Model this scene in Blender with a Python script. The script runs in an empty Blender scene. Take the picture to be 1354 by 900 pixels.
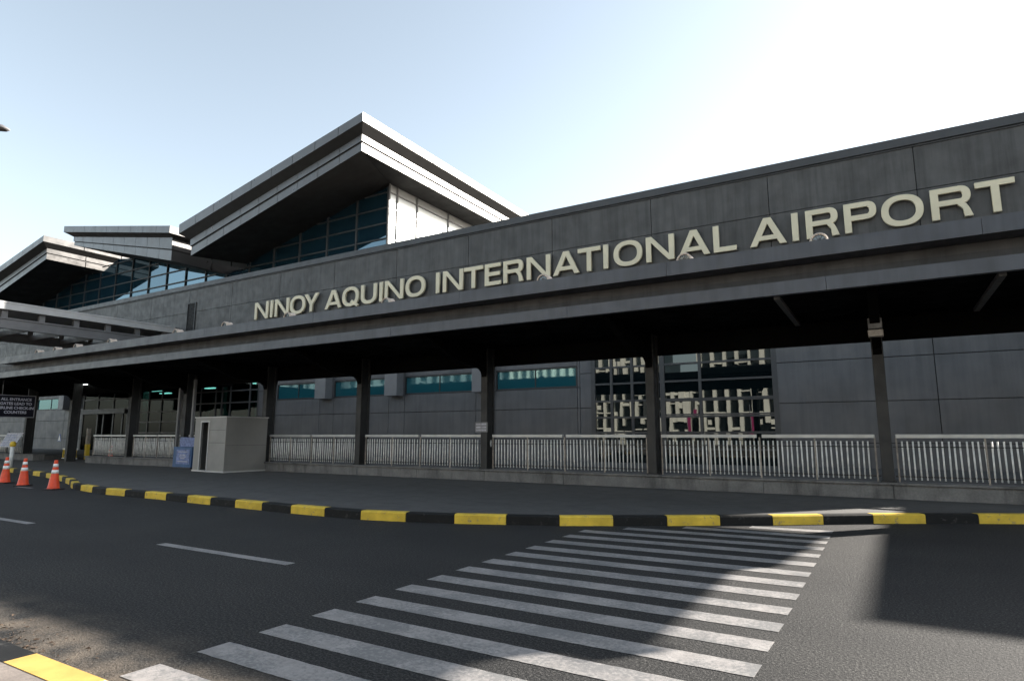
import bpy, bmesh, math, random
from mathutils import Vector, Matrix
random.seed(7)
sc = bpy.context.scene
COL = sc.collection
R = math.radians

# ------------------------------------------------------------------ materials
def newmat(name):
    m = bpy.data.materials.new(name); m.use_nodes = True
    nt = m.node_tree
    b = nt.nodes['Principled BSDF']
    return m, nt, b

def coords(nt, scale=(1, 1, 1)):
    tc = nt.nodes.new('ShaderNodeNewGeometry')
    mp = nt.nodes.new('ShaderNodeMapping'); mp.inputs['Scale'].default_value = scale
    nt.links.new(tc.outputs['Position'], mp.inputs['Vector'])
    return mp.outputs['Vector']

def noise(nt, vec, scale, detail=4, rough=0.55):
    n = nt.nodes.new('ShaderNodeTexNoise')
    n.inputs['Scale'].default_value = scale; n.inputs['Detail'].default_value = detail
    n.inputs['Roughness'].default_value = rough
    nt.links.new(vec, n.inputs['Vector'])
    return n.outputs['Fac']

def ramp(nt, fac, stops):
    r = nt.nodes.new('ShaderNodeValToRGB')
    el = r.color_ramp.elements
    while len(el) < len(stops): el.new(0.5)
    for e, (p, c) in zip(el, stops):
        e.position = p; e.color = (*c, 1) if len(c) == 3 else c
    nt.links.new(fac, r.inputs['Fac'])
    return r.outputs['Color']

def mix(nt, fac, a, b, mode='MIX'):
    m = nt.nodes.new('ShaderNodeMix'); m.data_type = 'RGBA'; m.blend_type = mode
    for sock, v in ((m.inputs['Factor'], fac), (m.inputs['A'], a), (m.inputs['B'], b)):
        if hasattr(v, 'default_value') or hasattr(v, 'is_output'): nt.links.new(v, sock)
        elif isinstance(v, (int, float)): sock.default_value = v
        else: sock.default_value = (*v, 1)
    # colour sockets share names with float sockets: address by index
    return m.outputs['Result']

def cmix(nt, fac, a, b, mode='MIX'):
    m = nt.nodes.new('ShaderNodeMix'); m.data_type = 'RGBA'; m.blend_type = mode
    ins = [m.inputs[0], m.inputs[6], m.inputs[7]]
    for sock, v in zip(ins, (fac, a, b)):
        if isinstance(v, bpy.types.NodeSocket): nt.links.new(v, sock)
        elif isinstance(v, (int, float)): sock.default_value = v
        else: sock.default_value = (*v, 1)
    return m.outputs[2]

def bump(nt, b, height, strength=0.3, dist=0.02):
    n = nt.nodes.new('ShaderNodeBump')
    n.inputs['Strength'].default_value = strength; n.inputs['Distance'].default_value = dist
    nt.links.new(height, n.inputs['Height']); nt.links.new(n.outputs['Normal'], b.inputs['Normal'])

def paint(name, col, rough=0.5, var=0.18, scale=3.0, metal=0.0, spec=0.4, streak=0.0, bmp=0.0, island=0.0):
    """plain coat with mild dirt variation, optional rain streaks"""
    m, nt, b = newmat(name)
    v = coords(nt)
    f = noise(nt, v, scale, 6)
    lo = tuple(c * (1 - var) for c in col); hi = tuple(min(1, c * (1 + var)) for c in col)
    c = ramp(nt, f, [(0.3, lo), (0.7, hi)])
    if streak > 0:
        vs = coords(nt, (5.5, 5.5, 0.35))
        fs = noise(nt, vs, 1.0, 5, 0.6)
        s = ramp(nt, fs, [(0.42, (1, 1, 1)), (0.72, (1 - streak,) * 3)])
        c = cmix(nt, 1.0, c, s, 'MULTIPLY')
    if island:
        gi = nt.nodes.new('ShaderNodeNewGeometry')
        c = cmix(nt, 1.0, c, ramp(nt, gi.outputs['Random Per Island'], [(0.0, (1 - island,) * 3), (1.0, (1 + island,) * 3)]), 'MULTIPLY')
    nt.links.new(c, b.inputs['Base Color'])
    rr = ramp(nt, noise(nt, v, scale * 2.3, 3), [(0.3, (rough * .8,) * 3), (0.7, (min(1, rough * 1.2),) * 3)])
    nt.links.new(rr, b.inputs['Roughness'])
    b.inputs['Metallic'].default_value = metal
    b.inputs['Specular IOR Level'].default_value = spec
    if bmp: bump(nt, b, noise(nt, v, 40, 4), bmp, 0.01)
    return m

def glass(name, base, refl=0.35, rough=0.015, wave=0.0, top=0.6, tint=(0.9, 0.97, 0.97)):
    """coated facade glass: dark body with a mirror-like coat"""
    m, nt, b = newmat(name)
    b.inputs['Base Color'].default_value = (*base, 1); b.inputs['Roughness'].default_value = 0.4
    b.inputs['Specular IOR Level'].default_value = 0.0
    g = nt.nodes.new('ShaderNodeBsdfGlossy'); g.inputs['Roughness'].default_value = rough
    g.inputs['Color'].default_value = (*tint, 1)
    lw = nt.nodes.new('ShaderNodeFresnel'); lw.inputs['IOR'].default_value = 1.5
    mr = nt.nodes.new('ShaderNodeMapRange')
    mr.inputs['From Min'].default_value = 0.04; mr.inputs['From Max'].default_value = 1
    mr.inputs['To Min'].default_value = refl; mr.inputs['To Max'].default_value = top
    nt.links.new(lw.outputs[0], mr.inputs['Value'])
    ms = nt.nodes.new('ShaderNodeMixShader')
    nt.links.new(mr.outputs[0], ms.inputs[0]); nt.links.new(b.outputs[0], ms.inputs[1]); nt.links.new(g.outputs[0], ms.inputs[2])
    nt.links.new(ms.outputs[0], nt.nodes['Material Output'].inputs['Surface'])
    if wave:
        v = coords(nt); n = nt.nodes.new('ShaderNodeBump'); n.inputs['Strength'].default_value = wave
        n.inputs['Distance'].default_value = 0.02
        nt.links.new(noise(nt, v, 0.9, 2), n.inputs['Height'])
        nt.links.new(n.outputs['Normal'], g.inputs['Normal'])
    return m

def clear_glass(name, tint, refl=0.12):
    m, nt, b = newmat(name); nt.nodes.remove(b)
    t = nt.nodes.new('ShaderNodeBsdfTransparent'); t.inputs['Color'].default_value = (*tint, 1)
    g = nt.nodes.new('ShaderNodeBsdfGlossy'); g.inputs['Roughness'].default_value = 0.02
    ms = nt.nodes.new('ShaderNodeMixShader'); ms.inputs[0].default_value = refl
    nt.links.new(t.outputs[0], ms.inputs[1]); nt.links.new(g.outputs[0], ms.inputs[2])
    nt.links.new(ms.outputs[0], nt.nodes['Material Output'].inputs['Surface'])
    return m

def emit(name, col, s):
    m, nt, b = newmat(name)
    b.inputs['Base Color'].default_value = (*col, 1)
    b.inputs['Emission Color'].default_value = (*col, 1); b.inputs['Emission Strength'].default_value = s
    return m

def asphalt():
    m, nt, b = newmat('asphalt')
    v = coords(nt)
    fine = noise(nt, v, 46, 3, 0.8)
    mid = noise(nt, v, 20, 4, 0.7)
    big = noise(nt, v, 0.35, 5, 0.6)
    c = ramp(nt, fine, [(0.38, (0.004, 0.0042, 0.0045)), (0.50, (0.0145, 0.0147, 0.0153)), (0.63, (0.066, 0.064, 0.061))])
    c = cmix(nt, 1.0, c, ramp(nt, big, [(0.3, (0.72, 0.73, 0.75)), (0.7, (1.2, 1.18, 1.14))]), 'MULTIPLY')
    # tyre-polished tracks along the lanes
    vt = coords(nt, (0.02, 0.75, 1))
    tr = noise(nt, vt, 1.0, 2, 0.5)
    c = cmix(nt, 1.0, c, ramp(nt, tr, [(0.4, (1, 1, 1)), (0.65, (0.86, 0.86, 0.87))]), 'MULTIPLY')
    # dusty gutter near the kerb by the camera
    sep = nt.nodes.new('ShaderNodeSeparateXYZ'); g = nt.nodes.new('ShaderNodeNewGeometry')
    nt.links.new(g.outputs['Position'], sep.inputs[0])
    mr = nt.nodes.new('ShaderNodeMapRange'); mr.inputs['From Min'].default_value = 3.5; mr.inputs['From Max'].default_value = 2.3
    nt.links.new(sep.outputs['Y'], mr.inputs['Value'])
    mu = nt.nodes.new('ShaderNodeMath'); mu.operation = 'MULTIPLY'
    nt.links.new(mr.outputs[0], mu.inputs[0])
    dn = ramp(nt, noise(nt, v, 2.2, 5), [(0.35, (0, 0, 0)), (0.65, (1, 1, 1))])
    nt.links.new(dn, mu.inputs[1])
    mu2 = nt.nodes.new('ShaderNodeMath'); mu2.operation = 'MULTIPLY'; mu2.inputs[1].default_value = 0.85
    nt.links.new(mu.outputs[0], mu2.inputs[0])
    c = cmix(nt, mu2.outputs[0], c, cmix(nt, fine, (0.05, 0.04, 0.03), (0.30, 0.245, 0.19)))
    nt.links.new(c, b.inputs['Base Color'])
    b.inputs['Roughness'].default_value = 0.85
    b.inputs['Specular IOR Level'].default_value = 0.25
    h = cmix(nt, 0.4, fine, mid)
    bump(nt, b, h, 1.0, 0.02)
    return m

def road_paint(name, col):
    m, nt, b = newmat(name)
    v = coords(nt)
    wear = noise(nt, v, 26, 6, 0.75)
    patch = noise(nt, v, 1.6, 5, 0.65)
    f = nt.nodes.new('ShaderNodeMath'); f.operation = 'MULTIPLY_ADD'; f.inputs[1].default_value = 0.65
    nt.links.new(wear, f.inputs[0])
    sc_ = nt.nodes.new('ShaderNodeMath'); sc_.operation = 'MULTIPLY'; sc_.inputs[1].default_value = 0.5
    nt.links.new(patch, sc_.inputs[0]); nt.links.new(sc_.outputs[0], f.inputs[2])
    mask = ramp(nt, f.outputs[0], [(0.53, (0, 0, 0)), (0.63, (.9, .9, .9))])
    clean = ramp(nt, noise(nt, v, 6, 7, 0.75), [(0.3, tuple(c * .66 for c in col)), (0.72, tuple(min(.85, c * 1.25) for c in col))])
    c = cmix(nt, mask, clean, (0.12, 0.12, 0.12))
    nt.links.new(c, b.inputs['Base Color'])
    b.inputs['Roughness'].default_value = 0.6
    bump(nt, b, noise(nt, v, 110, 3, 0.7), 0.45, 0.008)
    return m

def worn_kerb(name, col, under=(0.14, 0.135, 0.13)):
    m, nt, b = newmat(name)
    v = coords(nt)
    f = noise(nt, v, 9, 8, 0.72)
    mask = ramp(nt, f, [(0.57, (0, 0, 0)), (0.66, (.85, .85, .85))])
    c0 = ramp(nt, noise(nt, v, 3, 4), [(0.3, tuple(c * .75 for c in col)), (0.7, tuple(min(1, c * 1.12) for c in col))])
    nt.links.new(cmix(nt, mask, c0, under), b.inputs['Base Color'])
    b.inputs['Roughness'].default_value = 0.7; b.inputs['Specular IOR Level'].default_value = 0.2
    bump(nt, b, f, 0.25, 0.01)
    return m

def concrete(name, col, streak=0.5, dark_seam=True):
    m, nt, b = newmat(name)
    v = coords(nt)
    c = ramp(nt, noise(nt, v, 2.5, 8, 0.65), [(0.28, tuple(x * .7 for x in col)), (0.72, tuple(x * 1.22 for x in col))])
    c = cmix(nt, 0.5, c, ramp(nt, noise(nt, v, 22, 5, 0.7), [(0.3, (0.6,) * 3), (0.7, (1.25,) * 3)]), 'MULTIPLY')
    vs = coords(nt, (2.6, 2.6, 0.5))
    s = ramp(nt, noise(nt, vs, 1.0, 6, 0.65), [(0.5, (1, 1, 1)), (0.72, (1 - streak,) * 3)])
    c = cmix(nt, 1.0, c, s, 'MULTIPLY')
    nt.links.new(c, b.inputs['Base Color'])
    b.inputs['Roughness'].default_value = 0.85
    bump(nt, b, noise(nt, v, 60, 5), 0.3, 0.008)
    return m

M = {}
M['asphalt'] = asphalt()
M['white_line'] = road_paint('white_road_paint', (0.25, 0.235, 0.226))
M['kerb_yellow'] = worn_kerb('yellow_kerb_paint', (0.62, 0.43, 0.055))
M['kerb_yellow_near'] = worn_kerb('yellow_kerb_paint_sunlit', (0.47, 0.30, 0.085), (0.42, 0.27, 0.09))  # copy of the kerb yellow, toned for the sunlit near kerb
M['kerb_black'] = worn_kerb('black_kerb_paint', (0.010, 0.010, 0.010), (0.045, 0.043, 0.041))
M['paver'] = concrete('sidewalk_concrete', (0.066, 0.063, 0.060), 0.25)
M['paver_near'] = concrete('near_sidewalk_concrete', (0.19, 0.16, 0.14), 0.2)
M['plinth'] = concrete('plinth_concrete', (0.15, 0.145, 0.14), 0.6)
M['facade'] = paint('facade_panel_grey', (0.062, 0.061, 0.060), 0.55, 0.22, 1.1, streak=0.36, bmp=0.05, island=0.07)
M['facade_low'] = paint('facade_panel_low', (0.084, 0.085, 0.090), 0.5, 0.16, 0.8, streak=0.2, bmp=0.04, island=0.07)
M['joint'] = paint('panel_joint', (0.010, 0.010, 0.011), 0.8, 0.05)
M['cap'] = paint('parapet_flashing', (0.040, 0.041, 0.044), 0.45, 0.15, 1.2)
M['canopy'] = paint('canopy_fascia_metal', (0.056, 0.061, 0.073), 0.42, 0.14, 1.3, streak=0.25)
M['canopy_recess'] = paint('canopy_recess_metal', (0.050, 0.050, 0.052), 0.6, 0.22, 1.3, streak=0.35)
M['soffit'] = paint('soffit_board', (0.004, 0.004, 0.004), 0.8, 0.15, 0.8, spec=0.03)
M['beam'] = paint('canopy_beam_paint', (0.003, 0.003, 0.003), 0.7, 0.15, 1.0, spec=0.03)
M['strip'] = paint('soffit_strip_paint', (0.10, 0.10, 0.10), 0.6, 0.1)
M['column'] = paint('column_paint', (0.019, 0.0185, 0.018), 0.55, 0.22, 2.0, streak=0.3)
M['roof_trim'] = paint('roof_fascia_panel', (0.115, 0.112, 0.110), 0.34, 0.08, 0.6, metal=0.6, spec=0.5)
M['roof_dark'] = paint('roof_recess_shade', (0.030, 0.029, 0.028), 0.6, 0.10, 0.6)  # recess bands coloured darker to deepen the shade of their undersides
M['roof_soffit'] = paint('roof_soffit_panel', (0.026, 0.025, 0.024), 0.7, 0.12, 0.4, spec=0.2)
M['roof_top'] = paint('roof_sheet', (0.25, 0.25, 0.25), 0.5, 0.1, 0.5)
M['letter'] = paint('cream_letter_face', (0.60, 0.545, 0.40), 0.5, 0.06, 1.5)
M['glass'] = glass('facade_glass', (0.003, 0.006, 0.007), 0.07, 0.012, 0.035)
M['glass_teal'] = glass('teal_window_glass', (0.012, 0.075, 0.095), 0.11, 0.03, 0.05, .5, (0.6, 0.95, 1.0))
M['glass_blue'] = glass('clerestory_glass', (0.008, 0.026, 0.040), 0.17, 0.01, 0.03, .22, (0.62, 0.86, 1.0))
M['glass_sun'] = glass('clerestory_glare_glass', (0.30, 0.30, 0.29), 0.40, 0.28, 0.0)  # pale body and blurred coat put the sun glare into the glass
M['glass_clear'] = clear_glass('entrance_glass', (0.20, 0.36, 0.34), 0.02)
M['mullion'] = paint('mullion_metal', (0.045, 0.046, 0.048), 0.5, 0.1)
M['mullion_light'] = paint('clerestory_mullion_metal', (0.13, 0.13, 0.13), 0.45, 0.1)
M['frame'] = paint('window_frame', (0.02, 0.021, 0.022), 0.5, 0.1)
M['pier'] = paint('pier_box_panel', (0.15, 0.15, 0.155), 0.5, 0.08, 1.5)
M['rail'] = paint('galvanised_rail', (0.70, 0.69, 0.66), 0.45, 0.2, 6.0)
M['rail_top'] = paint('rail_cap_metal', (0.42, 0.42, 0.41), 0.4, 0.15, 3.0, metal=0.25)
M['rail_post'] = paint('rusty_rail_post', (0.27, 0.235, 0.20), 0.6, 0.35, 7.0)
M['booth'] = paint('booth_panel_grey', (0.215, 0.205, 0.19), 0.5, 0.06, 1.6)
M['booth_trim'] = paint('booth_trim_pale', (0.42, 0.41, 0.39), 0.5, 0.06, 2)
M['dark'] = paint('dark_interior', (0.006, 0.006, 0.006), 0.8, 0.1)
M['blue'] = paint('blue_cabinet_paint', (0.030, 0.085, 0.20), 0.45, 0.15, 3)
M['poster_blue'] = paint('blue_notice_print', (0.13, 0.17, 0.33), 0.5, 0.45, 9)
M['cone'] = paint('orange_cone_plastic', (0.72, 0.075, 0.025), 0.45, 0.14, 7)
M['cone_white'] = paint('reflective_band', (0.80, 0.80, 0.78), 0.35, 0.06, 8)
M['rubber'] = paint('cone_base_rubber', (0.03, 0.022, 0.02), 0.7, 0.2, 8)
M['white'] = paint('white_paint', (0.66, 0.66, 0.64), 0.5, 0.1, 4)
M['yellow'] = paint('yellow_post_paint', (0.62, 0.42, 0.03), 0.45, 0.2, 5)
M['sign_black'] = paint('sign_face_black', (0.006, 0.006, 0.016), 0.35, 0.1)
M['sign_text'] = paint('sign_lettering', (0.62, 0.62, 0.72), 0.5, 0.04)
M['sign_edge'] = paint('sign_frame_metal', (0.30, 0.29, 0.31), 0.4, 0.1)
M['notice'] = paint('notice_paper', (0.40, 0.39, 0.43), 0.6, 0.35, 6)
M['notice_ink'] = paint('notice_print', (0.05, 0.05, 0.09), 0.6, 0.2, 9)
M['lamp_shell'] = paint('uplight_shell', (0.48, 0.40, 0.33), 0.35, 0.15, 9, metal=0.3)
M['lamp_lens'] = glass('uplight_lens', (0.06, 0.06, 0.05), 0.12, 0.1)
M['steel'] = paint('grey_steel', (0.16, 0.16, 0.165), 0.45, 0.15, 3, metal=0.3)
M['pergola'] = paint('walkway_canopy_metal', (0.40, 0.40, 0.40), 0.5, 0.12, 1.2)
M['pergola_dark'] = paint('walkway_canopy_beam', (0.13, 0.13, 0.135), 0.5, 0.15, 1.2)
M['hotel'] = paint('pale_render', (0.66, 0.63, 0.55), 0.7, 0.08, 0.5, streak=0.12)
M['hotel_grey'] = paint('grey_render', (0.27, 0.28, 0.28), 0.7, 0.15, 0.3, streak=0.2)
M['hotel_window'] = glass('opposite_window_glass', (0.012, 0.014, 0.015), 0.12)
M['magenta'] = paint('magenta_banner_cloth', (0.24, 0.015, 0.085), 0.7, 0.1, 3)
M['interior_light'] = emit('lit_ceiling_panel', (0.90, 1.0, 0.97), 1.3)
M['interior_wall'] = paint('interior_wall', (0.035, 0.05, 0.048), 0.6, 0.3, 0.7)
M['interior_floor'] = paint('interior_floor', (0.2, 0.2, 0.19), 0.3, 0.1)
M['interior_white'] = paint('interior_white_steel', (0.62, 0.68, 0.66), 0.5, 0.1)
M['litter'] = paint('dry_leaf_litter', (0.055, 0.035, 0.022), 0.8, 0.5, 14)
M['crack'] = paint('crack_filler', (0.012, 0.012, 0.012), 0.9, 0.1)
M['ann'] = concrete('shadow_block_concrete', (0.16, 0.155, 0.15), 0.4)

# ------------------------------------------------------------------ mesh builder
KW_ = 27.0 / 23.0      # wall dimensions were measured on a plane at y = 23; the wall stands at y = 27
CURK = 1.0
def kk(p): return Vector((p[0] * KW_, p[1] * KW_, 1.7 + (p[2] - 1.7) * KW_))
class MB:
    def __init__(self):
        self.v = []; self.f = []; self.mi = []; self.sm = []
    def face(self, pts, mi=0, smooth=False):
        n = len(self.v); self.v += [tuple(p) for p in pts]
        self.f.append(list(range(n, n + len(pts)))); self.mi.append(mi); self.sm.append(smooth)
    def box(self, x0, x1, y0, y1, z0, z1, mi=0):
        if x0 > x1: x0, x1 = x1, x0
        if y0 > y1: y0, y1 = y1, y0
        if z0 > z1: z0, z1 = z1, z0
        n = len(self.v)
        self.v += [(x0, y0, z0), (x1, y0, z0), (x1, y1, z0), (x0, y1, z0), (x0, y0, z1), (x1, y0, z1), (x1, y1, z1), (x0, y1, z1)]
        for q in ((0, 3, 2, 1), (4, 5, 6, 7), (0, 1, 5, 4), (1, 2, 6, 5), (2, 3, 7, 6), (3, 0, 4, 7)):
            self.f.append([n + i for i in q]); self.mi.append(mi); self.sm.append(False)
        return self
    def prism(self, pts, d, mi=0):
        """closed polygon pts (3D) swept by vector d"""
        n = len(self.v); k = len(pts)
        self.v += [tuple(p) for p in pts] + [tuple(Vector(p) + Vector(d)) for p in pts]
        self.f.append([n + i for i in range(k)][::-1]); self.f.append([n + k + i for i in range(k)])
        self.mi += [mi, mi]; self.sm += [False, False]
        for i in range(k):
            j = (i + 1) % k
            self.f.append([n + i, n + j, n + k + j, n + k + i]); self.mi.append(mi); self.sm.append(False)
        return self
    def tube(self, pts, r, seg=10, mi=0, cap=True):
        pts = [Vector(p) for p in pts]; rs = r if isinstance(r, (list, tuple)) else [r] * len(pts)
        n = len(self.v)
        for i, p in enumerate(pts):
            d = (pts[min(i + 1, len(pts) - 1)] - pts[max(i - 1, 0)]).normalized()
            a = d.orthogonal().normalized() if abs(d.z) < 0.99 else Vector((1, 0, 0))
            if abs(d.z) < 0.99: a = d.cross(Vector((0, 0, 1))).normalized()
            b = d.cross(a)
            for k in range(seg):
                t = 2 * math.pi * k / seg
                self.v.append(tuple(p + (a * math.cos(t) + b * math.sin(t)) * rs[i]))
        for i in range(len(pts) - 1):
            for k in range(seg):
                k2 = (k + 1) % seg
                self.f.append([n + i * seg + k, n + i * seg + k2, n + (i + 1) * seg + k2, n + (i + 1) * seg + k]); self.mi.append(mi); self.sm.append(True)
        if cap:
            self.f.append([n + k for k in range(seg)][::-1]); self.f.append([n + (len(pts) - 1) * seg + k for k in range(seg)])
            self.mi += [mi, mi]; self.sm += [False, False]
        return self
    def lathe(self, prof, c=(0, 0, 0), seg=20, mi=0):
        n = len(self.v)
        for r, z in prof:
            for k in range(seg):
                t = 2 * math.pi * k / seg
                self.v.append((c[0] + r * math.cos(t), c[1] + r * math.sin(t), c[2] + z))
        for i in range(len(prof) - 1):
            for k in range(seg):
                k2 = (k + 1) % seg
                self.f.append([n + i * seg + k, n + i * seg + k2, n + (i + 1) * seg + k2, n + (i + 1) * seg + k]); self.mi.append(mi); self.sm.append(True)
        self.f.append([n + k for k in range(seg)][::-1]); self.f.append([n + (len(prof) - 1) * seg + k for k in range(seg)])
        self.mi += [mi, mi]; self.sm += [False, False]
        return self
    def build(self, name, mats, parent=None, local=False, bevel=0.0):
        me = bpy.data.meshes.new(name)
        off = Vector((0, 0, 0))
        if parent is not None and not local:
            p = parent
            while p is not None: off += p.location; p = p.parent
        src = [kk(v) for v in self.v] if (CURK != 1.0 and not local) else [Vector(v) for v in self.v]
        me.from_pydata([tuple(v - off) for v in src], [], self.f)
        if not isinstance(mats, (list, tuple)): mats = [mats]
        for m in mats: me.materials.append(m)
        me.polygons.foreach_set('material_index', self.mi)
        me.polygons.foreach_set('use_smooth', self.sm)
        bm = bmesh.new(); bm.from_mesh(me)
        bmesh.ops.remove_doubles(bm, verts=bm.verts, dist=1e-5)
        bmesh.ops.recalc_face_normals(bm, faces=bm.faces)
        if bevel > 0:
            ed = [e for e in bm.edges if len(e.link_faces) == 2 and e.calc_face_angle(0) > 0.6]
            bmesh.ops.bevel(bm, geom=ed, offset=bevel, segments=1, affect='EDGES', clamp_overlap=True)
        bm.to_mesh(me); bm.free(); me.update()
        o = bpy.data.objects.new(name, me); COL.objects.link(o)
        if parent is not None: o.parent = parent
        return o

def tag(o, label=None, cat=None, group=None, kind=None):
    if label: o['label'] = label
    if cat: o['category'] = cat
    if group: o['group'] = group
    if kind: o['kind'] = kind
    return o
def thing(name, label, cat, loc=(0, 0, 0), rot=0.0, group=None):
    o = bpy.data.objects.new(name, None); COL.objects.link(o)
    o.location = loc; o.rotation_euler = (0, 0, rot); o.empty_display_size = 0.2
    return tag(o, label, cat, group)
def struct(name, mb, mats, bevel=0.0):
    return tag(mb.build(name, mats, bevel=bevel), kind='structure')
def copy_tree(o, parent=None):
    c = o.copy(); COL.objects.link(c)
    if parent is not None: c.parent = parent
    for ch in [x for x in bpy.data.objects if x.parent == o]: copy_tree(ch, c)
    return c

# ------------------------------------------------------------------ ground, road, kerbs
SZ = 0.18
KP = [(-60, 13.6), (-38, 13.3), (-34.1, 13.1), (-30.3, 12.5), (-29.5, 12.35), (-26.4, 11.6), (-24.2, 10.9), (-22.9, 10.35), (-22.1, 10.1),
      (-19.8, 9.75), (-16.8, 9.74), (-11.46, 9.53), (-9.24, 9.58), (-8.24, 9.82), (-7.33, 10.08), (-5.43, 10.86), (-3.71, 11.89), (-2.0, 13.02), (-.26, 14.3), (1.4, 15.28), (2.6, 15.9), (5.5, 17.0), (40, 17.4)]
g = MB(); g.face([(-700, -700, 0), (700, -700, 0), (700, 700, 0), (-700, 700, 0)])
struct('road', g, M['asphalt'])
# raised sidewalk sheet behind the kerb
s = MB(); KW = 0.2
def offs(path, d):
    out = []
    for i, p in enumerate(path):
        a = Vector(path[max(i - 1, 0)]); b = Vector(path[min(i + 1, len(path) - 1)])
        t = (b - a).normalized(); n = Vector((-t.y, t.x))
        out.append((p[0] + n.x * d, p[1] + n.y * d))
    return out
KI = offs(KP, KW)
for a, b in zip(KI[:-1], KI[1:]):
    s.face([(a[0], a[1], SZ - .004), (b[0], b[1], SZ - .004), (b[0], 46, SZ - .004), (a[0], 46, SZ - .004)])
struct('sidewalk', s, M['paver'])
# painted kerb in one metre blocks
def walk(path, step_list):
    pass
def kerb_points(path):
    cum = [0.0]
    for a, b in zip(path[:-1], path[1:]): cum.append(cum[-1] + (Vector(b) - Vector(a)).length)
    return cum
cum = kerb_points(KP); cumi = kerb_points(KI)
s0 = cum[KP.index((-5.43, 10.86))]       # a yellow block starts here
def at(path, cm, t):
    t = max(0, min(cm[-1], t))
    for i in range(len(cm) - 1):
        if t <= cm[i + 1] + 1e-9:
            f = (t - cm[i]) / (cm[i + 1] - cm[i]); a = Vector(path[i]); b = Vector(path[i + 1]); return a + (b - a) * f
    return Vector(path[-1])
kb = MB(); L = 1.024; k0 = -int(s0 / L); k1 = int((cum[-1] - s0) / L)
k1 = min(k1, 22)
for k in range(k0, k1):
    t0 = s0 + k * L; mi = 0 if k % 2 == 0 else 1
    nsub = 4
    for q in range(nsub):
        ta = t0 + L * q / nsub; tb = t0 + L * (q + 1) / nsub
        if q == 0: ta += 0.006
        if q == nsub - 1: tb -= 0.006
        A = at(KP, cum, ta); B = at(KP, cum, tb)
        d = (at(KP, cum, tb + .05) - at(KP, cum, ta - .05)).normalized(); n = Vector((-d.y, d.x))
        A2 = A + n * KW; B2 = B + n * KW; ch = 0.025
        Ac = A + n * ch; Bc = B + n * ch
        P3 = lambda p, z: (p.x, p.y, z)
        kb.face([P3(A, 0), P3(B, 0), P3(B, SZ - ch), P3(A, SZ - ch)], mi)
        kb.face([P3(A, SZ - ch), P3(B, SZ - ch), P3(Bc, SZ), P3(Ac, SZ)], mi)
        kb.face([P3(Ac, SZ), P3(Bc, SZ), P3(B2, SZ), P3(A2, SZ)], mi)
        kb.face([P3(A2, SZ), P3(B2, SZ), P3(B2, 0), P3(A2, 0)], mi)
        if q == 0: kb.face([P3(A, 0), P3(A, SZ - ch), P3(Ac, SZ), P3(A2, SZ), P3(A2, 0)], mi)
        if q == nsub - 1: kb.face([P3(B, 0), P3(B2, 0), P3(B2, SZ), P3(Bc, SZ), P3(B, SZ - ch)], mi)
struct('kerb', kb, [M['kerb_yellow'], M['kerb_black']])
# near pavement and its kerb, ending in a dropped crossing
n = MB()
n.face([(-80, -9, .166), (-4.3, -9, .166), (-4.3, 2.09, .166), (-80, 2.09, .166)])
n.face([(-4.3, -9, .166), (-3.6, -9, .05), (-3.6, 2.0, .05), (-4.3, 2.09, .166)])
n.face([(-3.6, -9, .05), (60, -9, .05), (60, 2.0, .05), (-3.6, 2.0, .05)])
struct('near_sidewalk', n, M['paver_near'])
kn = MB()
x = -4.37; mi = 0
while x > -80:
    x2 = x - (0.93 if x > -5 else 1.02)
    kn.prism([(x - .004, 2.09, 0), (x - .004, 2.09, .17), (x - .004, 2.285, .17), (x - .004, 2.31, .15), (x - .004, 2.31, 0)], (x2 - x + .008, 0, 0), mi)
    mi = 1 - mi; x = x2
kn.prism([(-4.366, 2.09, 0), (-4.366, 2.09, .165), (-4.366, 2.285, .165), (-4.366, 2.31, .145), (-4.366, 2.31, 0)], (.16, 0, 0), 2)
struct('near_kerb', kn, [M['kerb_yellow_near'], M['kerb_black'], M['white']])
# zebra stripes
yl = [2.62, 3.2, 3.77, 4.355, 4.93, 5.53, 6.1, 6.68, 7.27, 7.88, 8.47, 9.1, 9.73, 10.36, 11.02, 11.68, 12.22]
yr = [2.6, 3.17, 3.74, 4.31, 4.91, 5.52, 6.1, 6.70, 7.33, 7.95, 8.57, 9.25, 9.95, 10.6, 11.23, 11.82, 12.52]
xl = [-4.82] * 14 + [-4.25, -3.35, -2.3]
z = MB()
for a, b, x0 in zip(yl, yr, xl):
    N = 60; x1 = -0.93
    lo = []; hi = []
    for i in range(N + 1):
        t = i / N; xx = x0 + (x1 - x0) * t
        sl = (b - a) / (x1 + 4.82); yy = a + sl * (xx + 4.82)
        j = lambda: random.uniform(-.0035, .0035)
        lo.append((xx + (j() if 0 < i < N else 0), yy + j(), .004)); hi.append((xx + .01, yy + .285 + j(), .004))
    for i in range(N): z.face([lo[i], lo[i + 1], hi[i + 1], hi[i]])
struct('zebra_crossing_marking', z, M['white_line'])
d = MB()
for x0, x1 in ((-9.97, -6.94), (-17.4, -14.38), (-24.8, -21.8), (-32.2, -29.2), (-39.6, -36.6)):
    N = 14
    for i in range(N):
        a = x0 + (x1 - x0) * i / N; b = x0 + (x1 - x0) * (i + 1) / N
        d.face([(a, 5.79, .004), (b, 5.79, .004), (b, 5.95, .004), (a, 5.95, .004)])
d.face([(-25.0, 9.6, .004), (-23.9, 9.6, .004), (-23.9, 9.72, .004), (-25.0, 9.72, .004)])
struct('lane_marking', d, M['white_line'])
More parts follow.
